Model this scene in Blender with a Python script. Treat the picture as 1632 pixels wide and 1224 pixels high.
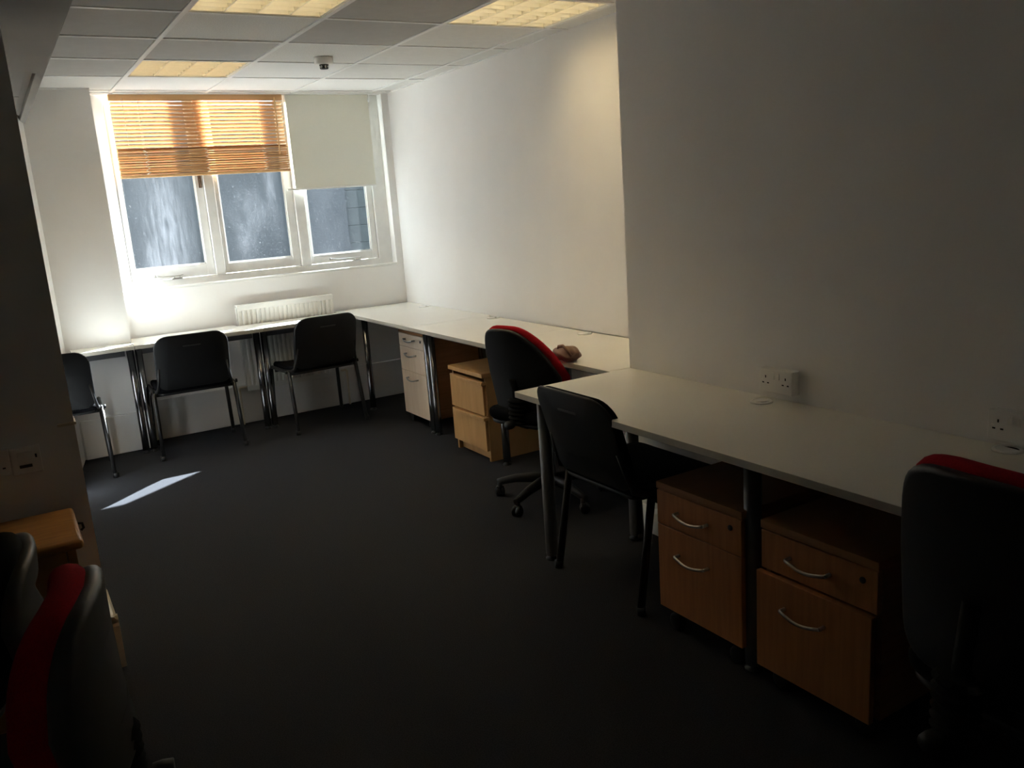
import bpy, bmesh, math, random
from mathutils import Vector, Matrix
random.seed(7)
sc = bpy.context.scene
for o in list(bpy.data.objects):
    bpy.data.objects.remove(o)
C = sc.collection

# ------------------------------------------------------------------ camera
F_PX = 1351.04
YAW, PIT, ROL, CAMH = 0.53744, -0.21767, -0.07021, 1.5081
Fv = Vector((math.sin(YAW)*math.cos(PIT), math.cos(YAW)*math.cos(PIT), math.sin(PIT)))
R0 = Vector((math.cos(YAW), -math.sin(YAW), 0))
U0 = R0.cross(Fv)
Rv = R0*math.cos(ROL) + U0*math.sin(ROL)
Uv = -R0*math.sin(ROL) + U0*math.cos(ROL)
cam_d = bpy.data.cameras.new('camera')
cam = bpy.data.objects.new('camera', cam_d)
C.objects.link(cam)
cam_d.sensor_width = 36.0
cam_d.lens = F_PX/1632*36.0
cam_d.clip_start = 0.05
cam.matrix_world = Matrix(((Rv.x, Uv.x, -Fv.x, 0), (Rv.y, Uv.y, -Fv.y, 0), (Rv.z, Uv.z, -Fv.z, CAMH), (0, 0, 0, 1)))
sc.camera = cam

# ------------------------------------------------------------------ light
world = bpy.data.worlds.new('sky')
sc.world = world
world.use_nodes = True
bg = world.node_tree.nodes['Background']
bg.inputs['Color'].default_value = (0.80, 0.90, 1.0, 1)
bg.inputs['Strength'].default_value = 1.1
sun_d = bpy.data.lights.new('sun', 'SUN')
sun_d.energy = 42.0
sun_d.angle = math.radians(0.53)
sun_d.color = (1.0, 0.975, 0.94)
sun = bpy.data.objects.new('sun', sun_d)
C.objects.link(sun)
sun.rotation_euler = Vector((-1.44, -1.0, -1.19)).to_track_quat('-Z', 'Y').to_euler()
sun.location = (6, 12, 8)
vs = sc.view_settings
vs.view_transform = 'Standard'
vs.look = 'None'
vs.gamma = 1
vs.use_curve_mapping = False
vs.exposure = 1.24
LAMP = 7.5     # strength of the lit tubes in the louvre lights
sc.cycles.max_bounces = 14
sc.cycles.diffuse_bounces = 10
sc.cycles.glossy_bounces = 6
sc.cycles.transparent_max_bounces = 16
sc.cycles.use_denoising = True
sc.cycles.caustics_reflective = True
sc.cycles.blur_glossy = 1.0
sc.cycles.sample_clamp_indirect = 6.0
sc.cycles.caustics_refractive = False

# ------------------------------------------------------------------ materials
def M(name, col, rough=0.5, metal=0.0, noise=0.0, nscale=40.0, bump=0.0, bscale=200.0, col2=None, stretch=None, trans=0.0, spec=0.5, coat=0.0):
    m = bpy.data.materials.new(name)
    m.use_nodes = True
    nt = m.node_tree
    b = nt.nodes['Principled BSDF']
    b.inputs['Base Color'].default_value = (*col, 1)
    b.inputs['Roughness'].default_value = rough
    b.inputs['Metallic'].default_value = metal
    b.inputs['Specular IOR Level'].default_value = spec
    b.inputs['Coat Weight'].default_value = coat
    tc = nt.nodes.new('ShaderNodeTexCoord')
    mp = nt.nodes.new('ShaderNodeMapping')
    nt.links.new(tc.outputs['Object'], mp.inputs['Vector'])
    if stretch:
        mp.inputs['Scale'].default_value = stretch
    if noise or col2:
        n = nt.nodes.new('ShaderNodeTexNoise')
        n.inputs['Scale'].default_value = nscale
        n.inputs['Detail'].default_value = 6
        nt.links.new(mp.outputs['Vector'], n.inputs['Vector'])
        r = nt.nodes.new('ShaderNodeValToRGB')
        c2 = col2 if col2 else tuple(c*(1-noise) for c in col)
        r.color_ramp.elements[0].color = (*c2, 1)
        r.color_ramp.elements[1].color = (*col, 1)
        r.color_ramp.elements[0].position = 0.35
        r.color_ramp.elements[1].position = 0.65
        nt.links.new(n.outputs['Fac'], r.inputs['Fac'])
        nt.links.new(r.outputs['Color'], b.inputs['Base Color'])
    if bump:
        n2 = nt.nodes.new('ShaderNodeTexNoise')
        n2.inputs['Scale'].default_value = bscale
        n2.inputs['Detail'].default_value = 3
        nt.links.new(tc.outputs['Object'], n2.inputs['Vector'])
        bp = nt.nodes.new('ShaderNodeBump')
        bp.inputs['Strength'].default_value = bump
        bp.inputs['Distance'].default_value = 0.004
        nt.links.new(n2.outputs['Fac'], bp.inputs['Height'])
        nt.links.new(bp.outputs['Normal'], b.inputs['Normal'])
    if trans:
        t = nt.nodes.new('ShaderNodeBsdfTranslucent')
        t.inputs['Color'].default_value = (*col, 1)
        mx = nt.nodes.new('ShaderNodeMixShader')
        mx.inputs['Fac'].default_value = trans
        out = nt.nodes['Material Output']
        nt.links.new(b.outputs['BSDF'], mx.inputs[1])
        nt.links.new(t.outputs['BSDF'], mx.inputs[2])
        nt.links.new(mx.outputs['Shader'], out.inputs['Surface'])
    return m

WALL = M('wall_paint', (0.86, 0.845, 0.825), 0.75, noise=0.03, nscale=3, bump=0.06, bscale=60)
TRIM = M('trim_gloss_paint', (0.78, 0.77, 0.74), 0.35, noise=0.03, nscale=8)
CREAMTRIM = M('cream_gloss_paint', (0.72, 0.64, 0.50), 0.35, noise=0.04, nscale=8)
FRAMEW = M('window_frame_paint', (0.82, 0.81, 0.78), 0.4, noise=0.06, nscale=14, bump=0.05, bscale=80)
CARPET = M('carpet', (0.048, 0.049, 0.056), 0.97, col2=(0.027, 0.028, 0.032), nscale=260, bump=0.5, bscale=520, spec=0.05)
TILE = M('ceiling_tile_smooth', (0.76, 0.75, 0.72), 0.9, noise=0.04, nscale=20, bump=0.05, bscale=150)
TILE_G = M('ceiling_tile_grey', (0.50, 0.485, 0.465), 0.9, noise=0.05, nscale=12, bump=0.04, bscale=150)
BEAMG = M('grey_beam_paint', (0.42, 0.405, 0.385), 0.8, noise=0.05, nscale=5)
TILE_S = M('ceiling_tile_fissured', (0.80, 0.79, 0.76), 0.9, col2=(0.66, 0.65, 0.62), nscale=170, bump=0.25, bscale=170)
TILE_W = M('ceiling_tile_new', (0.87, 0.86, 0.84), 0.9, col2=(0.80, 0.79, 0.77), nscale=170, bump=0.15, bscale=170)
TBAR = M('grid_bar_white', (0.84, 0.83, 0.81), 0.5, noise=0.03)
DESKW = M('white_laminate', (0.86, 0.84, 0.77), 0.25, noise=0.02, nscale=4, spec=0.5)
DESKE = M('desk_edge_lipping', (0.52, 0.49, 0.42), 0.5, noise=0.04)
CHROME = M('chrome_tube', (0.22, 0.22, 0.23), 0.16, metal=1.0, noise=0.05, nscale=15)
GREYM = M('grey_powder_coat', (0.16, 0.16, 0.17), 0.4, metal=0.6, noise=0.05)
DARKM = M('dark_steel', (0.06, 0.06, 0.065), 0.45, metal=0.5, noise=0.05)
BLACKP = M('black_plastic', (0.010, 0.010, 0.011), 0.5, noise=0.1, bump=0.06, bscale=300)
BLACKF = M('black_fabric', (0.007, 0.007, 0.009), 0.95, noise=0.2, nscale=300, bump=0.2, bscale=500, spec=0.1)
REDF = M('red_fabric', (0.42, 0.012, 0.022), 0.95, noise=0.25, nscale=250, bump=0.2, bscale=450, spec=0.1)
RUBBER = M('black_rubber', (0.012, 0.012, 0.012), 0.8, noise=0.1, spec=0.1)
GREYP = M('grey_plastic', (0.07, 0.068, 0.064), 0.38, noise=0.06)
BEECH = M('beech_veneer', (0.52, 0.215, 0.080), 0.42, col2=(0.43, 0.17, 0.06), nscale=9, stretch=(1, 6, 0.5))
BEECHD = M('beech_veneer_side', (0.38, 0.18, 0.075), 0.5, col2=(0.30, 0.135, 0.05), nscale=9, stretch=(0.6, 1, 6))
BIRCH = M('birch_veneer', (0.70, 0.42, 0.18), 0.4, col2=(0.62, 0.35, 0.14), nscale=7, stretch=(1, 4, 0.6))
MAPLE = M('pale_maple_veneer', (0.86, 0.71, 0.57), 0.42, col2=(0.79, 0.63, 0.49), nscale=6, stretch=(1, 5, 0.5))
PINE = M('pine', (0.55, 0.27, 0.085), 0.4, col2=(0.44, 0.20, 0.06), nscale=6, stretch=(1.2, 9, 1))
NICKEL = M('satin_nickel', (0.55, 0.54, 0.52), 0.3, metal=1.0, noise=0.04)
DARKHOLE = M('dark_hole', (0.01, 0.01, 0.01), 0.9, noise=0.1)
WHITEP = M('white_plastic', (0.88, 0.87, 0.84), 0.35, noise=0.02)
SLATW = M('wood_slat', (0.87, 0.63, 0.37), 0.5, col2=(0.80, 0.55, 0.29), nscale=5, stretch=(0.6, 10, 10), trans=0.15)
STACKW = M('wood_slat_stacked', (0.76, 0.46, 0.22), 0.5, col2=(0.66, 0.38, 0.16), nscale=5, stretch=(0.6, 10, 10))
CORD = M('blind_cord', (0.85, 0.76, 0.60), 0.8, noise=0.1)
ROLLERF = M('roller_fabric', (0.84, 0.83, 0.73), 0.9, noise=0.03, nscale=300, bump=0.05, bscale=600)
RADW = M('radiator_enamel', (0.80, 0.79, 0.75), 0.35, noise=0.03, nscale=10)
ALU = M('louvre_satin_aluminium', (0.82, 0.79, 0.70), 0.30, metal=0.85, noise=0.03)
TUBEW = M('lamp_tube_lit', (0.85, 0.85, 0.82), 0.3, noise=0.02)
TUBEW.node_tree.nodes['Principled BSDF'].inputs['Emission Color'].default_value = (1.0, 0.80, 0.48, 1)
TUBEW.node_tree.nodes['Principled BSDF'].inputs['Emission Strength'].default_value = LAMP
BROWN = M('brown_leather', (0.16, 0.075, 0.045), 0.55, col2=(0.30, 0.17, 0.11), nscale=14, bump=0.4, bscale=30)
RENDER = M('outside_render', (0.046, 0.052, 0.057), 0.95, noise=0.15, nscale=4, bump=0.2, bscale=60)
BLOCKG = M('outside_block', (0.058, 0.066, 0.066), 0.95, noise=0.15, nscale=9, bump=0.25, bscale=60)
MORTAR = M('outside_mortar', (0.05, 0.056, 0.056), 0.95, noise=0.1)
PAVING = M('outside_paving', (0.22, 0.22, 0.21), 0.9, noise=0.2, nscale=5)
TAPE = M('yellow_stain', (0.6, 0.5, 0.2), 0.8, noise=0.2)
RUST = M('rusty_catch', (0.14, 0.09, 0.06), 0.6, metal=0.5, noise=0.3)

def glass_mat(name, seed, streak, tint, lo, hi, blob):
    """grimy pane: clear glass with a film of dirt that catches the sun"""
    m = bpy.data.materials.new(name)
    m.use_nodes = True
    nt = m.node_tree
    for n in list(nt.nodes):
        nt.nodes.remove(n)
    N = nt.nodes.new
    L = nt.links.new
    out = N('ShaderNodeOutputMaterial')
    tr = N('ShaderNodeBsdfTransparent')
    tr.inputs['Color'].default_value = (0.86, 0.92, 0.96, 1)
    gl = N('ShaderNodeBsdfGlossy')
    gl.inputs['Roughness'].default_value = 0.05
    lw = N('ShaderNodeLayerWeight')
    lw.inputs['Blend'].default_value = 0.5
    fr = N('ShaderNodeMath')
    fr.operation = 'POWER'
    fr.inputs[1].default_value = 4.0
    L_ = nt.links.new
    L_(lw.outputs['Facing'], fr.inputs[0])
    m1 = N('ShaderNodeMixShader')
    L(fr.outputs[0], m1.inputs['Fac'])
    L(tr.outputs['BSDF'], m1.inputs[1])
    L(gl.outputs['BSDF'], m1.inputs[2])
    tl = N('ShaderNodeBsdfTranslucent')
    tl.inputs['Color'].default_value = (*tint, 1)
    df = N('ShaderNodeBsdfDiffuse')
    df.inputs['Color'].default_value = (*tint, 1)
    md = N('ShaderNodeMixShader')
    md.inputs['Fac'].default_value = 0.35
    L(tl.outputs['BSDF'], md.inputs[1])
    L(df.outputs['BSDF'], md.inputs[2])
    tc = N('ShaderNodeTexCoord')
    mp = N('ShaderNodeMapping')
    mp.inputs['Location'].default_value = (seed*3.1, 0, seed*1.7)
    mp.inputs['Scale'].default_value = (streak, 1, 1.6)
    L(tc.outputs['Object'], mp.inputs['Vector'])
    n1 = N('ShaderNodeTexNoise')
    n1.inputs['Scale'].default_value = 4.0
    n1.inputs['Detail'].default_value = 10
    n1.inputs['Roughness'].default_value = 0.72
    L(mp.outputs['Vector'], n1.inputs['Vector'])
    # soft-edged smear: centre and half widths of the dirtiest patch of the pane
    def math_(op, x, y=None):
        n = N('ShaderNodeMath')
        n.operation = op
        for i, v in enumerate((x, y)):
            if v is None:
                continue
            if isinstance(v, (int, float)):
                n.inputs[i].default_value = v
            else:
                L(v, n.inputs[i])
        return n.outputs[0]
    sx = N('ShaderNodeSeparateXYZ')
    L(tc.outputs['Object'], sx.inputs[0])
    total = None
    for (xc, zc, wx, wz) in blob:
        ax = math_('DIVIDE', math_('SUBTRACT', sx.outputs['X'], xc), wx)
        az = math_('DIVIDE', math_('SUBTRACT', sx.outputs['Z'], zc), wz)
        g = math_('EXPONENT', math_('MULTIPLY', math_('ADD', math_('MULTIPLY', ax, ax), math_('MULTIPLY', az, az)), -1.0))
        total = g if total is None else math_('MAXIMUM', total, g)
    rr = N('ShaderNodeMapRange')
    rr.inputs['From Min'].default_value = 0.32
    rr.inputs['From Max'].default_value = 0.72
    L(n1.outputs['Fac'], rr.inputs['Value'])
    mu = N('ShaderNodeMath')
    mu.operation = 'MULTIPLY'
    L(rr.outputs['Result'], mu.inputs[0])
    L(total, mu.inputs[1])
    r1 = N('ShaderNodeMapRange')
    r1.inputs['To Min'].default_value = lo
    r1.inputs['To Max'].default_value = hi
    L(mu.outputs[0], r1.inputs['Value'])
    n2 = N('ShaderNodeTexNoise')
    n2.inputs['Scale'].default_value = 85
    n2.inputs['Detail'].default_value = 2
    L(tc.outputs['Object'], n2.inputs['Vector'])
    r2 = N('ShaderNodeMapRange')
    r2.inputs['From Min'].default_value = 0.66
    r2.inputs['From Max'].default_value = 0.74
    r2.inputs['To Min'].default_value = 0.0
    r2.inputs['To Max'].default_value = 0.07
    L(n2.outputs['Fac'], r2.inputs['Value'])
    ad = N('ShaderNodeMath')
    ad.operation = 'ADD'
    ad.use_clamp = True
    L(r1.outputs['Result'], ad.inputs[0])
    L(r2.outputs['Result'], ad.inputs[1])
    fac = ad.outputs[0]
    m2 = N('ShaderNodeMixShader')
    L(fac, m2.inputs['Fac'])
    L(m1.outputs['Shader'], m2.inputs[1])
    L(md.outputs['Shader'], m2.inputs[2])
    L(m2.outputs['Shader'], out.inputs['Surface'])
    return m
GLASS = [glass_mat('grimy_glass_streaked', 1, 11.0, (0.84, 0.90, 1.0), 0.0025, 0.055, [(1.10, 1.35, .13, .55), (1.02, 1.15, .10, .35)]),
         glass_mat('grimy_glass_smeared', 5, 4.0, (0.84, 0.90, 1.0), 0.0022, 0.030, [(1.71, 1.52, .16, .16), (1.64, 1.35, .07, .16), (1.86, 1.70, .05, .3)]),
         glass_mat('grimy_glass_dusty', 9, 3.0, (0.84, 0.90, 1.0), 0.0035, 0.012, [(2.28, 1.40, .16, .5)])]

# ------------------------------------------------------------------ mesh helpers
def V(*a):
    return Vector(a)

def bm_box(bm, x0, x1, y0, y1, z0, z1, bev=0.0, seg=2):
    ps = [(x0, y0, z0), (x1, y0, z0), (x1, y1, z0), (x0, y1, z0), (x0, y0, z1), (x1, y0, z1), (x1, y1, z1), (x0, y1, z1)]
    v = [bm.verts.new(p) for p in ps]
    fs = [bm.faces.new([v[i] for i in f]) for f in ((0, 3, 2, 1), (4, 5, 6, 7), (0, 1, 5, 4), (1, 2, 6, 5), (2, 3, 7, 6), (3, 0, 4, 7))]
    if bev > 0:
        es = list({e for f in fs for e in f.edges})
        bmesh.ops.bevel(bm, geom=es, offset=bev, segments=seg, affect='EDGES', profile=0.5)
    return bm

def box(x0, x1, y0, y1, z0, z1, bev=0.0, seg=2):
    return bm_box(bmesh.new(), min(x0, x1), max(x0, x1), min(y0, y1), max(y0, y1), min(z0, z1), max(z0, z1), bev, seg)

def bm_tube(bm, pts, r, n=12, r2=None, flat=1.0, closed=False, up=None, caps=True):
    """sweep a circle (or ellipse, second axis scaled by flat) along pts; r may be a list"""
    pts = [Vector(p) for p in pts]
    rs = r if isinstance(r, (list, tuple)) else [r]*len(pts)
    if r2 is not None:
        rs = [r + (r2-r)*i/(len(pts)-1) for i in range(len(pts))]
    rings = []
    up = Vector(up) if up else None
    prev = None
    k = len(pts)
    for i, p in enumerate(pts):
        if closed:
            t = pts[(i+1) % k] - pts[i-1]
        else:
            t = pts[min(i+1, k-1)] - pts[max(i-1, 0)]
        t.normalize()
        if up is not None:
            a = up
        elif prev is not None:
            a = prev
        else:
            a = Vector((0, 0, 1)) if abs(t.z) < 0.9 else Vector((1, 0, 0))
        s = (a - t*a.dot(t))
        if s.length < 1e-5:
            s = t.orthogonal()
        s.normalize()
        prev = s
        b = t.cross(s)
        rings.append([bm.verts.new(p + s*math.cos(2*math.pi*j/n)*rs[i] + b*math.sin(2*math.pi*j/n)*rs[i]*flat) for j in range(n)])
    for i in range(k if closed else k-1):
        A, B = rings[i], rings[(i+1) % k]
        for j in range(n):
            f = bm.faces.new((A[j], A[(j+1) % n], B[(j+1) % n], B[j]))
            f.smooth = True
    if not closed and caps:
        bm.faces.new(rings[0][::-1])
        bm.faces.new(rings[-1])
    return bm

def tube(pts, r, n=12, **k):
    return bm_tube(bmesh.new(), pts, r, n, **k)

def bm_lathe(bm, prof, n=24, c=(0, 0, 0), axis='Z'):
    """prof: list of (radius, height)"""
    c = Vector(c)
    rings = []
    for r, h in prof:
        ring = []
        for j in range(n):
            a = 2*math.pi*j/n
            x, y = math.cos(a)*max(r, 1e-5), math.sin(a)*max(r, 1e-5)
            p = {'Z': (x, y, h), 'X': (h, x, y), 'Y': (y, h, x)}[axis]
            ring.append(bm.verts.new(c + Vector(p)))
        rings.append(ring)
    for A, B in zip(rings, rings[1:]):
        for j in range(n):
            f = bm.faces.new((A[j], A[(j+1) % n], B[(j+1) % n], B[j]))
            f.smooth = True
    bm.faces.new(rings[0][::-1])
    bm.faces.new(rings[-1])
    return bm

def lathe(prof, n=24, c=(0, 0, 0), axis='Z'):
    return bm_lathe(bmesh.new(), prof, n, c, axis)

def bm_prism(bm, poly, d0, d1, axis='Y', bev=0):
    """extrude a 2-D outline; axis Y: (x,z) outline; X: (y,z) outline; Z: (x,y) outline"""
    f = {'Y': lambda a, b, d: (a, d, b), 'X': lambda a, b, d: (d, a, b), 'Z': lambda a, b, d: (a, b, d)}[axis]
    A = [bm.verts.new(f(a, b, d0)) for a, b in poly]
    B = [bm.verts.new(f(a, b, d1)) for a, b in poly]
    k = len(poly)
    bm.faces.new(A)
    bm.faces.new(B[::-1])
    for i in range(k):
        bm.faces.new((A[i], B[i], B[(i+1) % k], A[(i+1) % k]))
    bmesh.ops.recalc_face_normals(bm, faces=bm.faces)
    if bev:
        es = [e for e in bm.edges if e.calc_face_angle(0) > 0.5]
        bmesh.ops.bevel(bm, geom=es, offset=bev, segments=2, affect='EDGES')
    return bm

def prism(poly, d0, d1, axis='Y', bev=0):
    return bm_prism(bmesh.new(), poly, d0, d1, axis, bev)

def rrect(x0, x1, z0, z1, r, n=5, rb=None):
    """rounded rectangle outline; r top corners, rb bottom corners"""
    rb = r if rb is None else rb
    pts = []
    for cx, cz, a0, rr in ((x1-r, z1-r, 0, r), (x0+r, z1-r, 90, r), (x0+rb, z0+rb, 180, rb), (x1-rb, z0+rb, 270, rb)):
        for i in range(n+1):
            a = math.radians(a0 + 90*i/n)
            pts.append((cx+math.cos(a)*rr, cz+math.sin(a)*rr))
    return pts

def bm_loft(bm, rings, smooth=True):
    R_ = [[bm.verts.new(p) for p in ring] for ring in rings]
    n = len(R_[0])
    for A, B in zip(R_, R_[1:]):
        for j in range(n):
            f = bm.faces.new((A[j], A[(j+1) % n], B[(j+1) % n], B[j]))
            f.smooth = smooth
    f = bm.faces.new(R_[0][::-1]); f.smooth = smooth
    f = bm.faces.new(R_[-1]); f.smooth = smooth
    bmesh.ops.recalc_face_normals(bm, faces=bm.faces)
    return bm

def pad(outline, t0, t1, warp, soft=0.012, steps=3):
    """cushion-like plate: outline (u,w) lofted between depth t0 and t1 with rounded rims; warp(u,w,t)->xyz"""
    cx = sum(p[0] for p in outline)/len(outline)
    cw = sum(p[1] for p in outline)/len(outline)
    hu = max(abs(p[0]-cx) for p in outline)
    hw = max(abs(p[1]-cw) for p in outline)
    rings = []
    def ring(inset, t):
        su, sw = 1-inset/hu, 1-inset/hw
        return [warp(cx+(u-cx)*su, cw+(w-cw)*sw, t) for u, w in outline]
    s = 1 if t1 > t0 else -1
    rings.append(ring(min(hu, hw)*0.55, t0))
    for i in range(steps+1):
        a = math.pi/2*i/steps
        rings.append(ring(soft*(1-math.sin(a)), t0+s*soft*(1-math.cos(a))))
    for i in range(steps+1):
        a = math.pi/2*i/steps
        rings.append(ring(soft*(1-math.cos(a)), t1-s*soft*(1-math.sin(a))))
    rings.append(ring(min(hu, hw)*0.55, t1))
    return bm_loft(bmesh.new(), rings)

def obj(name, bm, mat, parent=None, smooth=False, loc=None, label=None):
    me = bpy.data.meshes.new(name)
    bm.to_mesh(me)
    bm.free()
    if mat:
        me.materials.append(mat)
    if smooth:
        for p in me.polygons:
            p.use_smooth = True
    o = bpy.data.objects.new(name, me)
    C.objects.link(o)
    if parent:
        o.parent = parent
    if loc:
        o.location = loc
    if label:
        o['label'] = label
    return o

def share(src, parent, loc=(0, 0, 0), rot=(0, 0, 0)):
    o = src.copy()
    C.objects.link(o)
    o.parent = parent
    o.location = loc
    o.rotation_euler = rot
    return o

def tag(o, label, cat, group=None):
    o['label'] = label
    o['category'] = cat
    if group:
        o['group'] = group
    return o

def thing(name, label, cat, loc=(0, 0, 0), rotz=0.0, group=None):
    o = bpy.data.objects.new(name, None)
    o.empty_display_size = 0.1
    C.objects.link(o)
    o.location = loc
    o.rotation_euler = (0, 0, rotz)
    return tag(o, label, cat, group)

def struct(name, bm, mat, label=None):
    o = obj(name, bm, mat)
    o['kind'] = 'structure'
    if label:
        o['label'] = label
    return o

def sroot(name, label=None):
    o = bpy.data.objects.new(name, None)
    o.empty_display_size = 0.1
    C.objects.link(o)
    o['kind'] = 'structure'
    if label:
        o['label'] = label
    return o

def dup(root, loc, rotz, label, group=None):
    r = root.copy()
    C.objects.link(r)
    r.location = loc
    r.rotation_euler = (0, 0, rotz)
    r['label'] = label
    if group:
        r['group'] = group
    for ch in list(root.children):
        c = ch.copy()
        C.objects.link(c)
        c.parent = r
        for g in ch.children:
            d = g.copy()
            C.objects.link(d)
            d.parent = c
    return r

# ------------------------------------------------------------------ dimensions (metres, camera above the origin, Y towards the window)
H = 2.342      # ceiling
D = 6.293      # window wall
DP = 6.107     # pier left of the window
XP = 0.7175    # pier right edge
XR = 2.82      # far right wall
XN, YN = 2.324, 2.875   # near right wall and its far edge
SX, SY = 0.149, 3.07    # left wall stub corner
ZD = 0.7353    # desk tops
LX, BY = -2.0, -1.6     # room behind the camera
ZS = 1.045     # window sill

# ------------------------------------------------------------------ structure
struct('floor', box(LX-.2, XR+.3, BY-.2, D+.3, -0.12, 0), CARPET, 'dark charcoal carpet')
wf = sroot('wall_front', 'white wall under and beside the window')
obj('wall_panel', box(XP-.02, XR+.2, D, D+.28, 0, ZS), WALL, wf)
obj('wall_panel', box(2.765, XR+.2, D, D+.28, ZS, 2.95), WALL, wf)
obj('pier', box(0.0, XP, DP, D+.28, 0, 2.95), WALL, wf, label='plain wall pier left of the window')
obj('lintel', box(XP-.02, XR+.2, D, D+.28, 2.62, 2.95), WALL, wf)
obj('bulkhead', box(XP-.02, XR+.2, D, D+.012, H+.001, 2.62), WALL, wf)
struct('wall_right', box(XR, XR+.2, YN-.1, D+.28, 0, 2.95), WALL, 'white wall on the right by the window')
struct('wall_right_facing', box(2.803, XR+.01, YN-.1, 4.09, ZD+.004, H+.2), WALL, 'slightly proud stretch of the white right wall')
struct('wall_right_near', box(XN, XR+.2, BY-.2, YN, 0, 2.95), WALL, 'white wall projecting on the near right')
# stub wall on the left with its skirting and rail
struct('wall_left_stub', box(LX-.2, SX, SY, SY+.32, 0, 2.95), WALL, 'end of a wall in shade on the left')
# splayed wall beyond the stub
sp = bmesh.new()
bm_prism(sp, [(0.325, DP+.02), (-0.14, 3.38), (-0.5, 3.30), (-0.5, DP+.02)], 0, H+.2, 'Z')
struct('wall_left_far', sp, WALL, 'white wall beyond the stub on the left')
struct('wall_left_near', box(LX-.2, LX, BY-.2, SY+.3, 0, 2.95), WALL)
struct('wall_back', box(LX-.2, XR+.2, BY-.2, BY, 0, 2.95), WALL)
struct('ceiling_deck', box(LX-.2, XR+.3, BY-.2, D+.3, 2.86, 2.96), WALL)

# skirtings
struct('baseboard_front', box(XP, XR, D-.022, D, 0, 0.285, 0.004), WALL, 'tall painted skirting board under the window')
struct('baseboard_pier', box(0.33, XP+.018, DP-.018, DP, 0, 0.262, 0.004), WALL, 'painted skirting board on the pier')
struct('baseboard_right', box(XR-.02, XR, YN, D, 0, 0.20, 0.004), WALL)
bsn = [(0, 0), (0.018, 0), (0.018, .10), (0.010, .118), (0, .12)]
struct('baseboard_right_near', prism([(XN-a, b) for a, b in bsn], BY, YN, 'Y'), TRIM)
# moulded skirting round the stub (plinth, step, ogee)
prof = [(0, 0), (0.026, 0), (0.026, .155), (0.020, .165), (0.020, .176), (0.012, .188), (0, .19)]
bs = bmesh.new()
bm_prism(bs, [(SY-a, b) for a, b in prof], LX, SX+.022, 'X')
struct('baseboard_left_stub', bs, CREAMTRIM, 'cream moulded skirting board round the stub wall')
bs = bmesh.new()
bm_prism(bs, [(SX+a*.85, b) for a, b in prof], SY-.02, SY+.32, 'Y')
struct('baseboard_left_return', bs, CREAMTRIM, 'cream moulded skirting board on the sunny side of the stub wall')
# narrow rail nib at the corner of the stub
rl = bmesh.new()
bm_box(rl, SX-.05, SX+.006, SY-.006, SY+.30, .876, .886, .002)
struct('trim_1', rl, CREAMTRIM, 'thin rail ending at the wall corner')

# soffit along the left of the ceiling
sof = sroot('ceiling_soffit', 'boxed-in beam along the left edge of the ceiling')
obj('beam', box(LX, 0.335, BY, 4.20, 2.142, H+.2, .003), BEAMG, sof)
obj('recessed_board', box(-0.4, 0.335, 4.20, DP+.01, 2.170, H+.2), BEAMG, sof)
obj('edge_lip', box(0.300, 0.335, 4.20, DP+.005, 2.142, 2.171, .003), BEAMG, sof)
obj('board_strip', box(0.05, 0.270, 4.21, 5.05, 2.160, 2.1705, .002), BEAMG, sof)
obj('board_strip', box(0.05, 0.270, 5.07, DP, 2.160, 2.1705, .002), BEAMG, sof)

# suspended ceiling: tiles and bars
ceil = sroot('ceiling', 'white suspended grid ceiling')
GX, GY, TX, TY = 0.8613, 5.6116, 0.600, 0.5783
xl = [GX+TX*k for k in range(-5, 4)] + [XR]
yl = [GY+TY*k for k in range(-12, 2)] + [D]
lights_at = {(0, 3), (0, 0), (2, 0)}      # (column from A, row counted from r0)
tile_src = {}
for i in range(len(xl)-1):
    for j in range(len(yl)-1):
        col = i-5
        row = j-8            # row 0 lies between r0 and r1
        if (col, row) in lights_at:
            continue
        x0, x1, y0, y1 = xl[i], xl[i+1], yl[j], yl[j+1]
        if x1 <= 0.34 or y1 < BY:
            continue
        if x0 > XN-.02 and y1 < YN:
            continue
        mat = TILE
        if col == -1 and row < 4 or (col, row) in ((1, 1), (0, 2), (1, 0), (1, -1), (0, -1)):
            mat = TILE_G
        elif (col, row) in ((0, 1), (1, 2)):
            mat = TILE_S
        elif (col, row) in ((1, 3), (1, 4), (2, 4), (0, 4)):
            mat = TILE_W
        key = (round(x1-x0, 3), round(y1-y0, 3), mat.name)
        if key in tile_src:
            t = tile_src[key].copy()
            C.objects.link(t)
            t.parent = ceil
        else:
            w, d = (x1-x0)/2-.0125, (y1-y0)/2-.0125
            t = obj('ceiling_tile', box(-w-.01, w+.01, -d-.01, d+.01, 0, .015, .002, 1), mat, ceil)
            tile_src[key] = t
        dz = random.uniform(0, .003)
        t.location = ((x0+x1)/2, (y0+y1)/2, H+.0015+dz)
        t.rotation_euler = (random.uniform(-.002, .002), random.uniform(-.002, .002), 0)
for k, x in enumerate(xl[:-1]):
    if x > 0.2:
        y0 = YN+.0 if x > XN-.02 else BY
        obj('grid_bar', box(x-.012, x+.012, y0, D, H-.003, H+.03, .001, 1), TBAR, ceil)
for y in yl[:-1]:
    if y > BY:
        x1 = XR if y > YN else XN
        obj('grid_bar', box(.30, x1, y-.012, y+.012, H-.002, H+.03, .001, 1), TBAR, ceil)
obj('wall_angle', box(XP, XR, D-.02, D, H-.003, H+.03), TBAR, ceil)
obj('wall_angle', box(XR-.02, XR, YN, D, H-.003, H+.03), TBAR, ceil)
obj('wall_angle', box(.33, XP, DP-.02, DP, H-.003, H+.03), TBAR, ceil)

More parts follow.
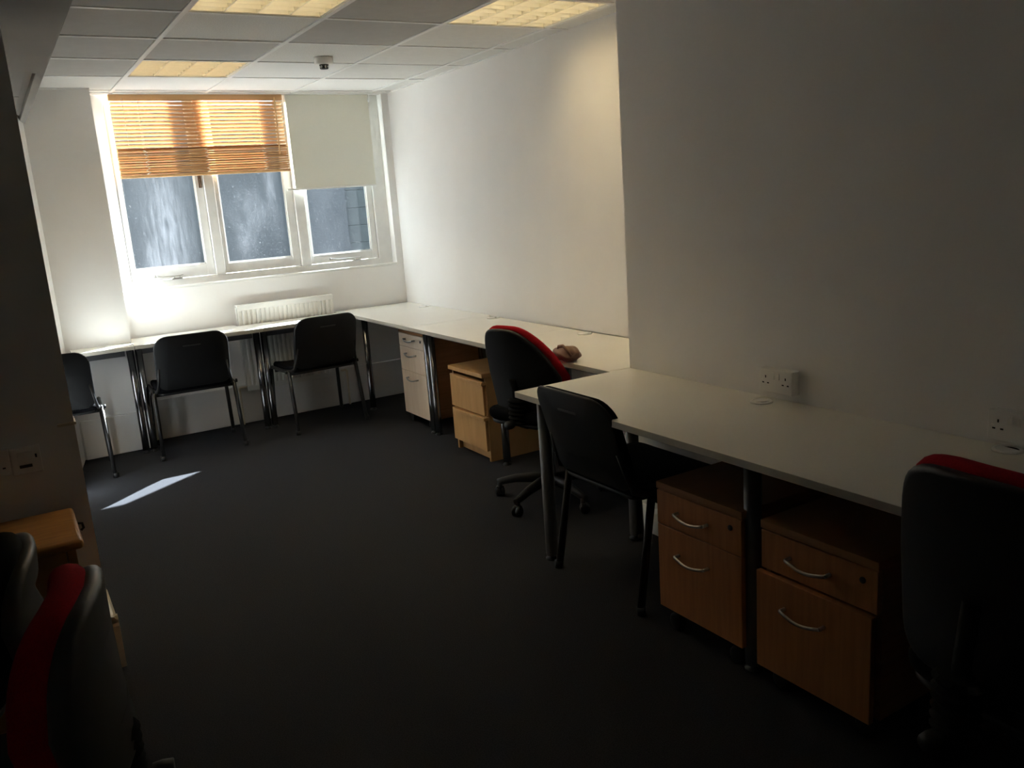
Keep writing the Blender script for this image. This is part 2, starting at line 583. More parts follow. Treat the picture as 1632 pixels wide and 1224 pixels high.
# ------------------------------------------------------------------ outside
ow = sroot('wall_outside', 'grey wall across the light well outside the window')
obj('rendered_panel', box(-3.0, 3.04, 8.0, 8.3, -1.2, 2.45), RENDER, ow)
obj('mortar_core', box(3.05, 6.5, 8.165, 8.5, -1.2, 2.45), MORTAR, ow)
brd = None
for r_ in range(22):
    loc = (4.77, 8.10+random.uniform(-.003, .003), -1.1+.168*r_)
    if brd is None:
        brd = obj('cladding_board', box(-1.72, 1.72, -.06, .06, -.0828, .0828, .002, 1), BLOCKG, ow)
        brd.location = loc
    else:
        share(brd, ow, loc)
struct('ground_outside', box(-6, 12, D+.28, 12, -1.4, -1.2), PAVING)

# ------------------------------------------------------------------ window
win = sroot('window_1', 'white timber window with three grimy sashes')
YF0, YF1 = 6.375, 6.47
def fr(name, x0, x1, z0, z1, y0=YF0, y1=YF1, mat=FRAMEW, parent=win, bev=.004):
    return obj(name, box(x0, x1, y0, y1, z0, z1, bev), mat, parent)
fr('frame_stile', XP, .815, ZS, 2.62)
fr('frame_stile', 2.655, 2.765, ZS, 2.62)
fr('frame_rail', .815, 2.655, ZS, 1.10)
fr('frame_rail', .815, 2.655, 2.55, 2.62)
fr('mullion', 1.385, 1.452, 1.10, 2.55, YF0-.012)
fr('mullion', 2.022, 2.096, 1.10, 2.55, YF0-.012)
fr('head_board', XP, 2.765, H-.006, H+.02, D-.001, 6.352, TRIM)
fr('sill_board', XP, 2.765, ZS-.004, ZS+.012, D-.004, YF0+.01, TRIM)
sashes = [(.815, 1.385, .85, 1.33, 1.187), (1.452, 2.022, 1.487, 1.962, 1.175), (2.096, 2.655, 2.122, 2.605, 1.167)]
for i, (a, b, g0, g1, gz) in enumerate(sashes):
    sb = bmesh.new()
    z0, z1, gt = 1.104, 2.548, 2.48
    bm_box(sb, a+.003, g0, YF0+.014, YF0+.058, z0, z1, .003)
    bm_box(sb, g1, b-.003, YF0+.014, YF0+.058, z0, z1, .003)
    bm_box(sb, g0-.002, g1+.002, YF0+.015, YF0+.057, z0, gz, .003)
    bm_box(sb, g0-.002, g1+.002, YF0+.015, YF0+.057, gt, z1, .003)
    s = obj('sash', sb, FRAMEW, win)
    obj('pane', box(g0-.004, g1+.004, YF0+.034, YF0+.038, gz-.004, gt+.004), GLASS[i], s)
    putty = bmesh.new()
    for (x0, x1, zz0, zz1) in ((g0, g0+.008, gz, gt), (g1-.008, g1, gz, gt), (g0, g1, gz, gz+.008)):
        bm_box(putty, x0, x1, YF0+.026, YF0+.034, zz0, zz1)
    obj('glazing_bead', putty, FRAMEW, s)
    if i in (0, 2):
        hx0, hx1 = ((.966, 1.155), (2.245, 2.502))[i//2]
        st = bmesh.new()
        hz = 1.128
        bm_tube(st, [(hx0, YF0+.004, hz), (hx0+.02, YF0-.012, hz+.002), (hx0+.05, YF0-.016, hz-.004), (hx1-.03, YF0-.014, hz-.006), (hx1, YF0-.008, hz-.002)], [.007, .006, .005, .005, .004], 8)
        bm_lathe(st, [(.0, -.004), (.008, -.003), (.008, .004), (0, .006)], 10, (hx0, YF0-.016, hz+.004), 'Y')
        obj('casement_stay', st, NICKEL, s)
        pl = bmesh.new()
        bm_box(pl, hx1-.075, hx1-.005, YF0-.006, YF0+.016, 1.1005, 1.106, .001)
        for q in (hx1-.06, hx1-.022):
            bm_tube(pl, [(q, YF0-.001, 1.105), (q, YF0-.001, 1.118)], .004, 8)
        obj('stay_pin_plate', pl, NICKEL, s)
    else:
        pass
# old catch on the first sash
ct = bmesh.new()
bm_box(ct, 1.352, 1.374, YF0+.006, YF0+.015, 1.715, 1.80, .002)
bm_tube(ct, [(1.363, YF0+.008, 1.775), (1.363, YF0-.016, 1.772), (1.360, YF0-.022, 1.745), (1.362, YF0-.02, 1.72)], .005, 8)
obj('catch', ct, RUST, win, label='rusty casement catch')

# ------------------------------------------------------------------ venetian blind
BLY = 6.332
vb = thing('venetian_blind', 'wooden venetian blind half raised over the two left sashes', 'blind', (1.4235, BLY, 1.80))
def lz(z):
    return z-1.80
HW = 0.577
obj('head_rail', box(-HW, HW, -.022, .022, lz(2.298), lz(2.336), .003), STACKW, vb)
NSL = 13
def slat_bm(w, wd=.050, th=.0011):
    b = bmesh.new()
    ringA = []
    n = 7
    for s_, z_ in ((1, th), (-1, -th)):
        for i in range(n):
            t = (i/(n-1)-.5)*s_
            ringA.append((t*wd, z_ + .0025*(1-(2*t)**2)))
    A = [b.verts.new((-w, y, z)) for y, z in ringA]
    B = [b.verts.new((w, y, z)) for y, z in ringA]
    b.faces.new(A); b.faces.new(B[::-1])
    k = len(A)
    for i in range(k):
        b.faces.new((A[i], B[i], B[(i+1) % k], A[(i+1) % k]))
    bmesh.ops.recalc_face_normals(b, faces=b.faces)
    return b
s0 = obj('slat', slat_bm(HW-.004), SLATW, vb)
z_top, z_stk = 2.284, 1.985
for k in range(NSL):
    z = z_top - (z_top-z_stk)*(k/(NSL-1)) - .004
    loc, rot = (random.uniform(-.002, .002), 0, lz(z)), (math.radians(-17+random.uniform(-2, 2)), 0, 0)
    if k == 0:
        s0.location = loc; s0.rotation_euler = rot
    else:
        share(s0, vb, loc, rot)
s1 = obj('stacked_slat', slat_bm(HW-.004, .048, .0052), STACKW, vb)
NST = 10
for k in range(NST):
    z = 1.972 - (1.972-1.828)*k/(NST-1)
    loc = (random.uniform(-.003, .003), random.uniform(-.005, .005), lz(z))
    rot = (math.radians(random.uniform(-5, 5)), 0, random.uniform(-.002, .002))
    if k == 0:
        s1.location = loc; s1.rotation_euler = rot
    else:
        share(s1, vb, loc, rot)
obj('bottom_rail', box(-HW, HW, -.025, .025, lz(1.799), lz(1.818), .004), STACKW, vb)
for x in (-.40, .0, .40):
    lc = bmesh.new()
    for y in (-.027, .027):
        bm_tube(lc, [(x, y, lz(2.30)), (x, y, lz(1.975))], .0012, 6)
    obj('ladder_cord', lc, CORD, vb)
    zz = []
    for k in range(13):
        zz.append((x+(.012 if k % 2 else -.012)+random.uniform(-.003, .003), -.031, lz(1.975-.013*k)))
    obj('gathered_cord', tube(zz, .0038, 6), CORD, vb)
obj('wand', tube([(.515, -.036, lz(2.315)), (.512, -.040, lz(2.15)), (.508, -.042, lz(1.925))], .005, 8), STACKW, vb)
obj('lift_cord', tube([(-.50, -.034, lz(2.31)), (-.497, -.036, lz(2.2)), (-.50, -.035, lz(2.0))], .0015, 6), CORD, vb)

# ------------------------------------------------------------------ roller blind
rb = thing('roller_blind', 'pale sage roller blind pulled two thirds down over the right sash', 'blind', (2.35, BLY-.005, 1.665))
obj('roller_tube', lathe([(.0, -.315), (.019, -.315), (.019, .315), (0, .315)], 16, (0, 0.020, 2.316-1.665), 'X'), ROLLERF, rb)
fb = bmesh.new()
bm_box(fb, -.322, .318, -.0008, .0008, 0.006, 2.336-1.665)
obj('fabric', fb, ROLLERF, rb)
obj('bottom_bar', box(-.385, .322, -.006, .006, -.006, .008, .002), WHITEP, rb)
for s_ in (-1, 1):
    obj('bracket', box(s_*.326-.003, s_*.326+.003, -.01, .035, 2.285-1.665, 2.336-1.665, .001), WHITEP, rb)

# ------------------------------------------------------------------ radiator
rad = thing('radiator', 'white ribbed panel radiator behind the bench under the window', 'radiator', (1.81, 6.215, 0.25))
rw, rh = .358, .63
pan = bmesh.new()
NR = 20
poly = []
for k in range(NR):
    x = -rw+.03 + (2*rw-.06)*k/NR
    p_ = (2*rw-.06)/NR
    poly += [(x, -.012), (x+p_*.2, -.026), (x+p_*.6, -.026), (x+p_*.8, -.012)]
poly = [(-rw, -.012)] + poly + [(rw, -.012), (rw, .0), (-rw, .0)]
bm_prism(pan, poly, .04, rh-.04, 'Z')
obj('ribbed_panel', pan, RADW, rad)
rm = bmesh.new()
bm_box(rm, -rw, rw, -.022, .004, rh-.042, rh, .006)
bm_box(rm, -rw, rw, -.022, .004, 0, .042, .006)
bm_box(rm, -rw, -rw+.02, -.018, .003, .03, rh-.03, .004)
bm_box(rm, rw-.02, rw, -.018, .003, .03, rh-.03, .004)
obj('panel_rim', rm, RADW, rad)
obj('rear_panel', box(-rw, rw, .030, .045, .02, rh-.02, .004), RADW, rad)
gr = bmesh.new()
bm_box(gr, -rw, rw, .004, .045, rh-.014, rh-.004, .001)
obj('top_grille', gr, RADW, rad)
obj('air_vent', lathe([(0, 0), (.008, 0), (.008, .016), (0, .018)], 10, (rw-.012, -.014, rh-.03), 'Y'), NICKEL, rad)
for s_ in (-1, 1):
    pp = tube([(s_*(rw+.0), .01, .03), (s_*(rw+.05), .01, .03), (s_*(rw+.055), .01, .02), (s_*(rw+.055), .01, -.245)], .0085, 8)
    obj('pipe', pp, CREAMTRIM, rad)

# ------------------------------------------------------------------ ceiling lights
def luminaire(col, row, label):
    x0, x1 = GX+TX*col, GX+TX*(col+1)
    y0 = GY+TY*(row-4)
    y1 = y0+TY
    cx, cy = (x0+x1)/2, (y0+y1)/2
    t = thing('ceiling_light', label, 'ceiling light', (cx, cy, H), 0, 'recessed louvre lights in the grid ceiling')
    hx, hy = TX/2-.0125, TY/2-.0125
    hb = bmesh.new()
    bm_box(hb, -hx, hx, -hy, hy, .085, .095)
    for a in (-1, 1):
        bm_box(hb, a*hx-.004, a*hx+.004, -hy, hy, 0.001, .09)
        bm_box(hb, -hx, hx, a*hy-.004, a*hy+.004, 0.001, .09)
    obj('housing', hb, WHITEP, t)
    nb = 4
    bw = 2*(hx-.006)/nb
    def wedge(h, tb, tt):
        # parabolic flank: thin at the bottom, wide at the top
        L = [(-tb/2-(tt-tb)/2*((i/6)**1.8), h*i/6) for i in range(7)]
        return L + [(-x, z) for x, z in reversed(L)]
    w0 = None
    for k in range(nb+1):
        b = prism(wedge(.056, .005, .060), -hy+.005, hy-.005, 'Y')
        o = obj('long_reflector', b, ALU, t, loc=(-hx+.006+bw*k, 0, .004))
        for f in o.data.polygons:
            f.use_smooth = False
    NB = 7
    for k in range(nb):
        lx = -hx+.006+bw*k
        for q in range(NB+1):
            y = -hy+.006+(2*hy-.012)*q/NB
            if w0 is None:
                poly = wedge(.046, .003, .026)
                w0 = obj('cross_blade', prism(poly, .004, bw-.004, 'X'), ALU, t)
                w0.location = (lx, y, .004)
            else:
                share(w0, t, (lx, y, .004))
        obj('lamp_tube', tube([(lx+bw/2, -hy+.02, .066), (lx+bw/2, hy-.02, .066)], .013, 10), TUBEW, t)
    return t
luminaire(0, 3, 'recessed louvre ceiling light nearest the window')
luminaire(0, 0, 'recessed louvre ceiling light cut off by the top of the picture, left')
luminaire(2, 0, 'recessed louvre ceiling light beside the right wall')

# smoke detector
sd = thing('smoke_detector', 'small white round smoke detector on the ceiling', 'smoke detector', (1.803, 4.853, H+.0015))
obj('base', lathe([(0, 0), (.052, 0), (.054, -.012), (.052, -.034), (.044, -.038), (0, -.038)], 28), WHITEP, sd)
obj('sensor_cage', lathe([(.026, -.036), (.026, -.044), (.018, -.047), (.018, -.055), (.024, -.056), (.022, -.062), (0, -.064)], 20), GREYP, sd)
for k in range(6):
    a = k*math.pi/3
    obj('cage_rib', box(-.002, .002, .016, .025, -.060, -.040), WHITEP, sd).rotation_euler = (0, 0, a)

# ------------------------------------------------------------------ benches and desks
def desk_top(name, x0, x1, y0, y1, parent, ox, oy, t=.025, outline=None):
    if outline:
        b = prism([(a-ox, c-oy) for a, c in outline], ZD-t, ZD, 'Z')
    else:
        b = box(x0-ox, x1-ox, y0-oy, y1-oy, ZD-t, ZD, .0015, 1)
    o = obj(name, b, DESKW, parent)
    o.data.materials.append(DESKE)
    for p in o.data.polygons:
        if abs(p.normal.z) < .5:
            p.material_index = 1
    return o

leg_src = {}
def leg(parent, x, y, r, mat, ztop=ZD-.025, foot=True):
    key = (r, mat.name, round(ztop, 3))
    if key not in leg_src:
        b = lathe([(0, .02), (r*.96, .02), (r, .024), (r, ztop), (0, ztop)], 20)
        o = obj('leg', b, mat, parent)
        g = obj('glide', lathe([(0, 0), (r*1.05, 0), (r*1.1, .006), (r*.5, .012), (r*.5, .022), (0, .022)], 16), BLACKP, o)
        c = obj('top_plate', lathe([(0, ztop-.006), (r*1.12, ztop-.006), (r*1.12, ztop), (0, ztop)], 20), mat, o)
        leg_src[key] = (o, [g, c])
        o.location = (x, y, 0)
        return o
    src, subs = leg_src[key]
    o = share(src, parent, (x, y, 0))
    for s in subs:
        d = s.copy(); C.objects.link(d); d.parent = o
    return o

def grommet(parent, x, y, ang=0.0):
    g = obj('cable_grommet', lathe([(0.0, 0), (.040, 0), (.040, .003), (.036, .006), (.030, .006), (.029, .0015), (0, .0015)], 26), WHITEP, parent)
    g.location = (x, y, ZD)
    lid = obj('grommet_lid', prism([(math.cos(math.radians(a))*.0285, math.sin(math.radians(a))*.0285) for a in range(-110, 111, 10)], .0015, .005, 'Z'), WHITEP, g)
    hole = obj('slot', prism([(math.cos(math.radians(a))*.0285, math.sin(math.radians(a))*.0285) for a in range(115, 246, 10)], .0014, .0024, 'Z'), DARKHOLE, g)
    g.rotation_euler = (0, 0, ang)
    return g

BF = 5.882     # bench front edge along the window wall
RF = 2.212     # bench front edge along the right wall
def bench(x0, x1, y0, y1, legs, label, r=.0225, mat=CHROME, gro=(), beams=True, axis='X', outline=None):
    cx, cy = (x0+x1)/2, (y0+y1)/2
    t = thing('desk', label, 'desk', (cx, cy, 0))
    desk_top('table_top', x0+.001, x1-.001, y0+.001, y1-.001, t, cx, cy, outline=outline)
    for (x, y) in legs:
        leg(t, x-cx, y-cy, r, mat)
    zb0, zb1 = ZD-.075, ZD-.025
    if beams:
        if axis == 'X':
            obj('under_frame', box(x0-cx+.05, x1-cx-.05, y0-cy+.12, y0-cy+.14, zb0, zb1, .002), GREYM, t)
            obj('under_frame', box(x0-cx+.05, x1-cx-.05, y1-cy-.09, y1-cy-.07, zb0, zb1, .002), GREYM, t)
        else:
            obj('under_frame', box(x0-cx+.13, x0-cx+.15, y0-cy+.05, y1-cy-.05, zb0, zb1, .002), GREYM, t)
            obj('under_frame', box(x1-cx-.09, x1-cx-.07, y0-cy+.05, y1-cy-.05, zb0, zb1, .002), GREYM, t)
    for (x, y, a) in gro:
        grommet(t, x-cx, y-cy, a)
    return t
bench(.345, .705, BF, DP-.001, [(.685, 5.985)], 'white desk standing against the pier left of the window')
bench(.705, 1.535, BF, 6.175, [(.735, 5.985), (1.508, 5.99)], 'white desk below the left half of the window', outline=[(.706, BF+.001), (1.534, BF+.001), (1.534, 6.178), (1.43, 6.178), (1.43, D-.023), (XP+.001, D-.023), (XP+.001, DP-.001), (.706, DP-.001)])
bench(1.535, RF, BF, 6.175, [(1.560, 5.99)], 'white desk in front of the radiator', outline=[(1.536, BF+.001), (RF-.001, BF+.001), (RF-.001, D-.023), (2.185, D-.023), (2.185, 6.178), (1.536, 6.178)])
bench(RF, XR-.002, 4.95, D-.024, [(2.297, 5.93), (2.345, 4.985), (2.75, 4.99), (2.75, 6.1)], 'white desk filling the corner beside the window', axis='Y', gro=[(2.781-.03, 5.832, math.pi*.9)])
bench(RF, XR-.022, 4.0, 4.95, [(2.345, 4.920), (2.345, 4.05), (2.74, 4.93), (2.74, 4.05)], 'white desk above the two-drawer birch chest', axis='Y', gro=[(2.752, 4.80, math.pi*.9)])
bench(RF, 2.800, YN+.002, 4.0, [(2.74, 3.96), (2.74, 3.0), (2.42, 2.98)], 'white desk in front of the red office chair, butting the near wall', axis='Y', gro=[(2.743, 3.777, math.pi*.55)])
# strips behind the narrow benches up to the wall
# near desk
NX0 = 1.7205
nd = bench(NX0, XN-.019+.018, .45, YN, [(1.817, 2.813), (1.838, 1.715), (1.83, .55), (2.22, 2.75), (2.22, 1.66), (2.22, .55)], 'long white desk along the near right wall over two beech pedestals', r=.027, mat=GREYM, axis='Y', gro=[(2.245, 2.051, math.pi*.35), (2.287, 1.212, math.pi*.95)])

# ------------------------------------------------------------------ pedestals (fronts face -X)
def bow_handle(parent, w, mat=NICKEL, drop=.012, loc=(0, 0, 0)):
    pts = []
    for i in range(9):
        a = i/8
        y = (a-.5)*w
        pts.append((-.022-.006*math.sin(math.pi*a), y, -drop*math.sin(math.pi*a)))
    b = bmesh.new()
    bm_tube(b, pts, .0055, 8, flat=.7)
    for s in (0, -1):
        p = pts[s]
        bm_tube(b, [(.001, p[1], p[2]), (p[0], p[1], p[2])], .0055, 8)
    o = obj('handle', b, mat, parent)
    o.location = loc
    return o

def castor(parent, x, y, h, r):
    b = bmesh.new()
    bm_lathe(b, [(0, -.016), (r*.7, -.016), (r, -.012), (r, -.003), (r*.8, -.002), (r*.8, .002), (r, .003), (r, .012), (r*.7, .016), (0, .016)], 16, (x, y, r), 'X')
    bm_prism(b, [(x+.010, h), (x-.010, h), (x-.010, r*1.1), (x+.010, r*1.1)], y-.012, y+.012, 'Y')
    bm_lathe(b, [(0, h-.006), (.02, h-.006), (.02, h), (0, h)], 12, (x, y, 0), 'Z')
    return obj('castor', b, BLACKP, parent)

def pedestal(label, x0, x1, y0, y1, zb, zt, front, side, edges, cat, mode, pulls=None):
    """edges: z lines between drawers, top to bottom"""
    cy = (y0+y1)/2
    t = thing('drawer_pedestal', label, cat, ((x0+x1)/2, cy, 0))
    ox = (x0+x1)/2
    w = (y1-y0)/2
    bod = bmesh.new()
    th = .018
    bm_box(bod, x0+.022-ox, x1-ox, -w, -w+th, zb, zt-.025, .001)
    bm_box(bod, x0+.022-ox, x1-ox, w-th, w, zb, zt-.025, .001)
    bm_box(bod, x0+.022-ox, x1-ox, -w+th, w-th, zb, zb+th)
    bm_box(bod, x1-th-ox, x1-ox, -w+th, w-th, zb, zt-.025)
    obj('carcass', bod, side, t)
    obj('top', box(x0-.0-ox, x1-ox, -w-.001, w+.001, zt-.025, zt, .002), side if mode != 'birch' else front, t)
    zs = [zt-.029] + edges + [zb+.002]
    for k in range(len(zs)-1):
        out = (pulls or {}).get(k, 0)
        a, b_ = zs[k]-(.0015 if k else 0), zs[k+1]+.0015
        fb = box(x0-out-ox, x0-out+.019-ox, -w+.0015, w-.0015, b_, a, .0015, 1)
        dr = obj('drawer', fb, front, t)
        if out > .008:
            obj('drawer_box', box(x0-out+.019-ox, x0+.30-ox, -w+.03, w-.03, b_+.02, a-.03), side, dr)
        hz = {'beech': (a+b_)/2+.002 if k == 0 else a-.085, 'maple': (a+b_)/2+.01 if k == 0 else a-.045}[mode]
        hw = {'beech': .135, 'maple': .15}[mode]
        bow_handle(dr, hw, loc=(x0-out-ox, .02 if mode == 'beech' else .01, hz))
        if k == 0:
            lk = lathe([(0, 0), (.009, 0), (.009, -.003), (0, -.003)], 14, (x0-out-ox, -w+.045, a-.035), 'X')
            obj('lock', lk, DARKM, dr)
    for sx in (x0+.038-ox, x1-.05-ox):
        for sy in (-w+.05, w-.05):
            castor(t, sx, sy, zb, .030 if zb > .065 else .028)
    return t
pedestal('pale maple three-drawer pedestal on castors under the corner desk', 2.35, 2.79, 5.052, 5.445, .062, .665, MAPLE, BEECHD, [.545, .375], 'drawers', 'maple')
pedestal('beech two-drawer pedestal beside the black chair with both drawers shut', 1.79, 2.22, 1.716, 2.10, .080, .537, BEECH, BEECHD, [.388], 'drawers', 'beech')
pedestal('beech two-drawer pedestal with its lower drawer slightly pulled out', 1.79, 2.22, 1.250, 1.640, .075, .537, BEECH, BEECHD, [.388], 'drawers', 'beech', {1: .022})

# birch two-drawer chest
def birch_chest():
    x0, x1, y0, y1 = 2.28, 2.68, 4.155, 4.565
    ox, cy = (x0+x1)/2, (y0+y1)/2
    w = (y1-y0)/2
    t = thing('drawer_chest', 'birch two-drawer bedside chest with lipped drawer tops under the desk', 'drawers', (ox, cy, 0))
    b = bmesh.new()
    bm_box(b, x0+.03-ox, x1-ox, -w, -w+.018, 0, .505, .001)
    bm_box(b, x0+.03-ox, x1-ox, w-.018, w, 0, .505, .001)
    bm_box(b, x1-.01-ox, x1-ox, -w+.018, w-.018, .03, .505)
    obj('carcass', b, BIRCH, t)
    for a in (-1, 1):
        obj('front_stile', box(x0+.02-ox, x0+.036-ox, a*(w-.009)-.009, a*(w-.009)+.009, 0, .505, .001), BIRCH, t)
    obj('top', box(x0-.005-ox, x1-ox, -w-.005, w+.005, .505, .530, .002), BIRCH, t)
    obj('plinth', box(x0+.045-ox, x0+.06-ox, -w+.018, w-.018, .004, .06), BIRCH, t)
    for z0, z1 in ((.280, .478), (.066, .268)):
        d = obj('drawer', box(x0-ox, x0+.018-ox, -w+.003, w-.003, z0, z1, .0015, 1), BIRCH, t)
        obj('grip_lip', box(x0-.012-ox, x0+.028-ox, -w-.004, w-.045, z1-.016, z1+.002, .002), BIRCH, d)
    return t
birch_chest()

# pine cabinet on the left
def pine_cabinet():
    x0, x1, y0, y1, zt = -.42, .098, 2.685, 3.04, .612
    ox, cy = (x0+x1)/2, (y0+y1)/2
    w, h = (x1-x0)/2, (y1-y0)/2
    t = thing('pine_cabinet', 'pine bedside cabinet with rounded top edge against the stub wall', 'cabinet', (ox, cy, 0))
    obj('top', box(-w, w, -h, h, zt-.030, zt, .012, 4), PINE, t)
    b = bmesh.new()
    for a in (-1, 1):
        bm_box(b, a*(w-.035)-.012, a*(w-.035)+.012, -h+.03, h, 0.0, zt-.03, .002)
    bm_box(b, -w+.03, w-.03, h-.012, h-.004, .05, zt-.03)
    bm_box(b, -w+.03, w-.03, -h+.04, h, .06, .075)
    obj('carcass', b, PINE, t)
    d = obj('drawer', box(-w+.05, w-.05, -h+.025, -h+.045, zt-.155, zt-.036, .003), PINE, t)
    obj('knob', lathe([(0, .0), (.008, 0), (.009, -.012), (.017, -.020), (.014, -.028), (0, -.03)], 16, (0, -h+.025, zt-.095), 'Y'), PINE, d)
    d = obj('door', box(-w+.05, w-.05, -h+.025, -h+.045, .078, zt-.160, .003), PINE, t)
    obj('knob', lathe([(0, .0), (.008, 0), (.009, -.012), (.017, -.020), (.014, -.028), (0, -.03)], 16, (w-.09, -h+.025, .33), 'Y'), PINE, d)
    obj('skirt', box(-w+.04, w-.04, -h+.035, -h+.05, 0.0, .07, .002), PINE, t)
    obj('hook', tube([(w, .02, zt-.012), (w+.012, .02, zt-.014), (w+.014, .02, zt-.03), (w+.006, .02, zt-.036)], .004, 8), DARKM, t, label='small dark hook on the top edge')
    return t
pine_cabinet()

# ------------------------------------------------------------------ stacking chairs (local: sitter looks along +Y)
def stacking_chair(label, loc, rotz, group):
    t = thing('stacking_chair', label, 'chair', loc, rotz, group)
    # seat
    def seat_warp(u, w_, q):
        dip = .008*math.cos(u/.24*1.4)
        roll = -.03*max(0, (w_-.14)/.1)**2 if w_ > .14 else 0
        return (u, w_, q - dip + roll)
    obj('seat', pad(rrect(-.235, .235, -.205, .235, .06, 6, .045), .428, .470, seat_warp, .016), BLACKF, t)
    obj('seat_pan', pad(rrect(-.225, .225, -.20, .215, .06, 6, .045),   .412, .429, lambda u, w_, q: (u, w_, q), .006), BLACKP, t)
    # back: cushion in front, plastic shell behind, tilted
    def bw(off):
        def f(u, w_, q):
            y = -.200 - .30*(w_-.46) - .03*(1-(u/.24)**2) + q + off
            return (u, y, w_)
        return f
    out = rrect(-.222, .222, .458, .802, .085, 7, .055)
    obj('backrest', pad(out, .0, .035, bw(.0), .014), BLACKF, t)
    o2 = rrect(-.227, .227, .450, .807, .088, 7, .058)
    sh = obj('back_shell', pad(o2, -.014, .001, bw(.0), .006), BLACKP, t)
    obj('moulded_slot', pad(rrect(-.055, .055, .728, .736, .003, 3), -.0165, -.012, bw(.0), .001), GREYP, sh)
    ft = .23
    def ov(pts, nm, par=t):
        return obj(nm, tube(pts, .0165, 10, flat=.75, up=(0, 1, 0)), BLACKP if False else DARKFR, par)
    for s in (-1, 1):
        x = s*.262
        ov([(x, .215, .012), (x-s*.012, .190, .43)], 'leg')
        l = ov([(x-s*.004, -.225, .012), (x-s*.012, -.150, .43)], 'leg')
        obj('side_rail', tube([(x-s*.012, .200, .418), (x-s*.012, .17, .428), (x-s*.012, -.12, .428), (x-s*.012, -.16, .425)], .013, 10, flat=.8), DARKFR, t)
        obj('back_upright', tube([(x-s*.020, -.03, .425), (x-s*.026, -.155, .432), (x-s*.034, -.212, .455), (x-s*.045, -.232, .52), (x-s*.055, -.255, .60)], .012, 10, flat=.7), DARKFR, t)
        for y in (.215, -.225):
            obj('foot_cap', lathe([(0, 0), (.017, 0), (.018, .03), (0, .03)], 10, (x, y, 0)), BLACKP, t)
        obj('bracket_knob', lathe([(0, 0), (.012, 0), (.012, s*.012), (0, s*.014)], 10, (x, -.145, .432), 'X'), BLACKP, t)
    obj('cross_bar', tube([(-.25, .12, .408), (.25, .12, .408)], .011, 10), DARKFR, t)
    obj('cross_bar', tube([(-.25, -.12, .408), (.25, -.12, .408)], .011, 10), DARKFR, t)
    return t
DARKFR = M('black_chair_frame', (0.016, 0.015, 0.015), 0.45, metal=0.0, noise=0.1)
GRP = 'black stacking chairs at the desks'
ch0 = stacking_chair('black stacking chair in the middle of the window desks', (1.015, 5.895, 0), math.radians(-3), GRP)
dup(ch0, (1.865, 5.88, 0), math.radians(4), 'black stacking chair in front of the radiator', GRP)
dup(ch0, (.19, 5.76, 0), math.radians(-3), 'black stacking chair half hidden by the left wall', GRP)
dup(ch0, (2.015, 2.465, 0), math.radians(-90), 'black stacking chair pushed under the near desk beside a beech pedestal', GRP)

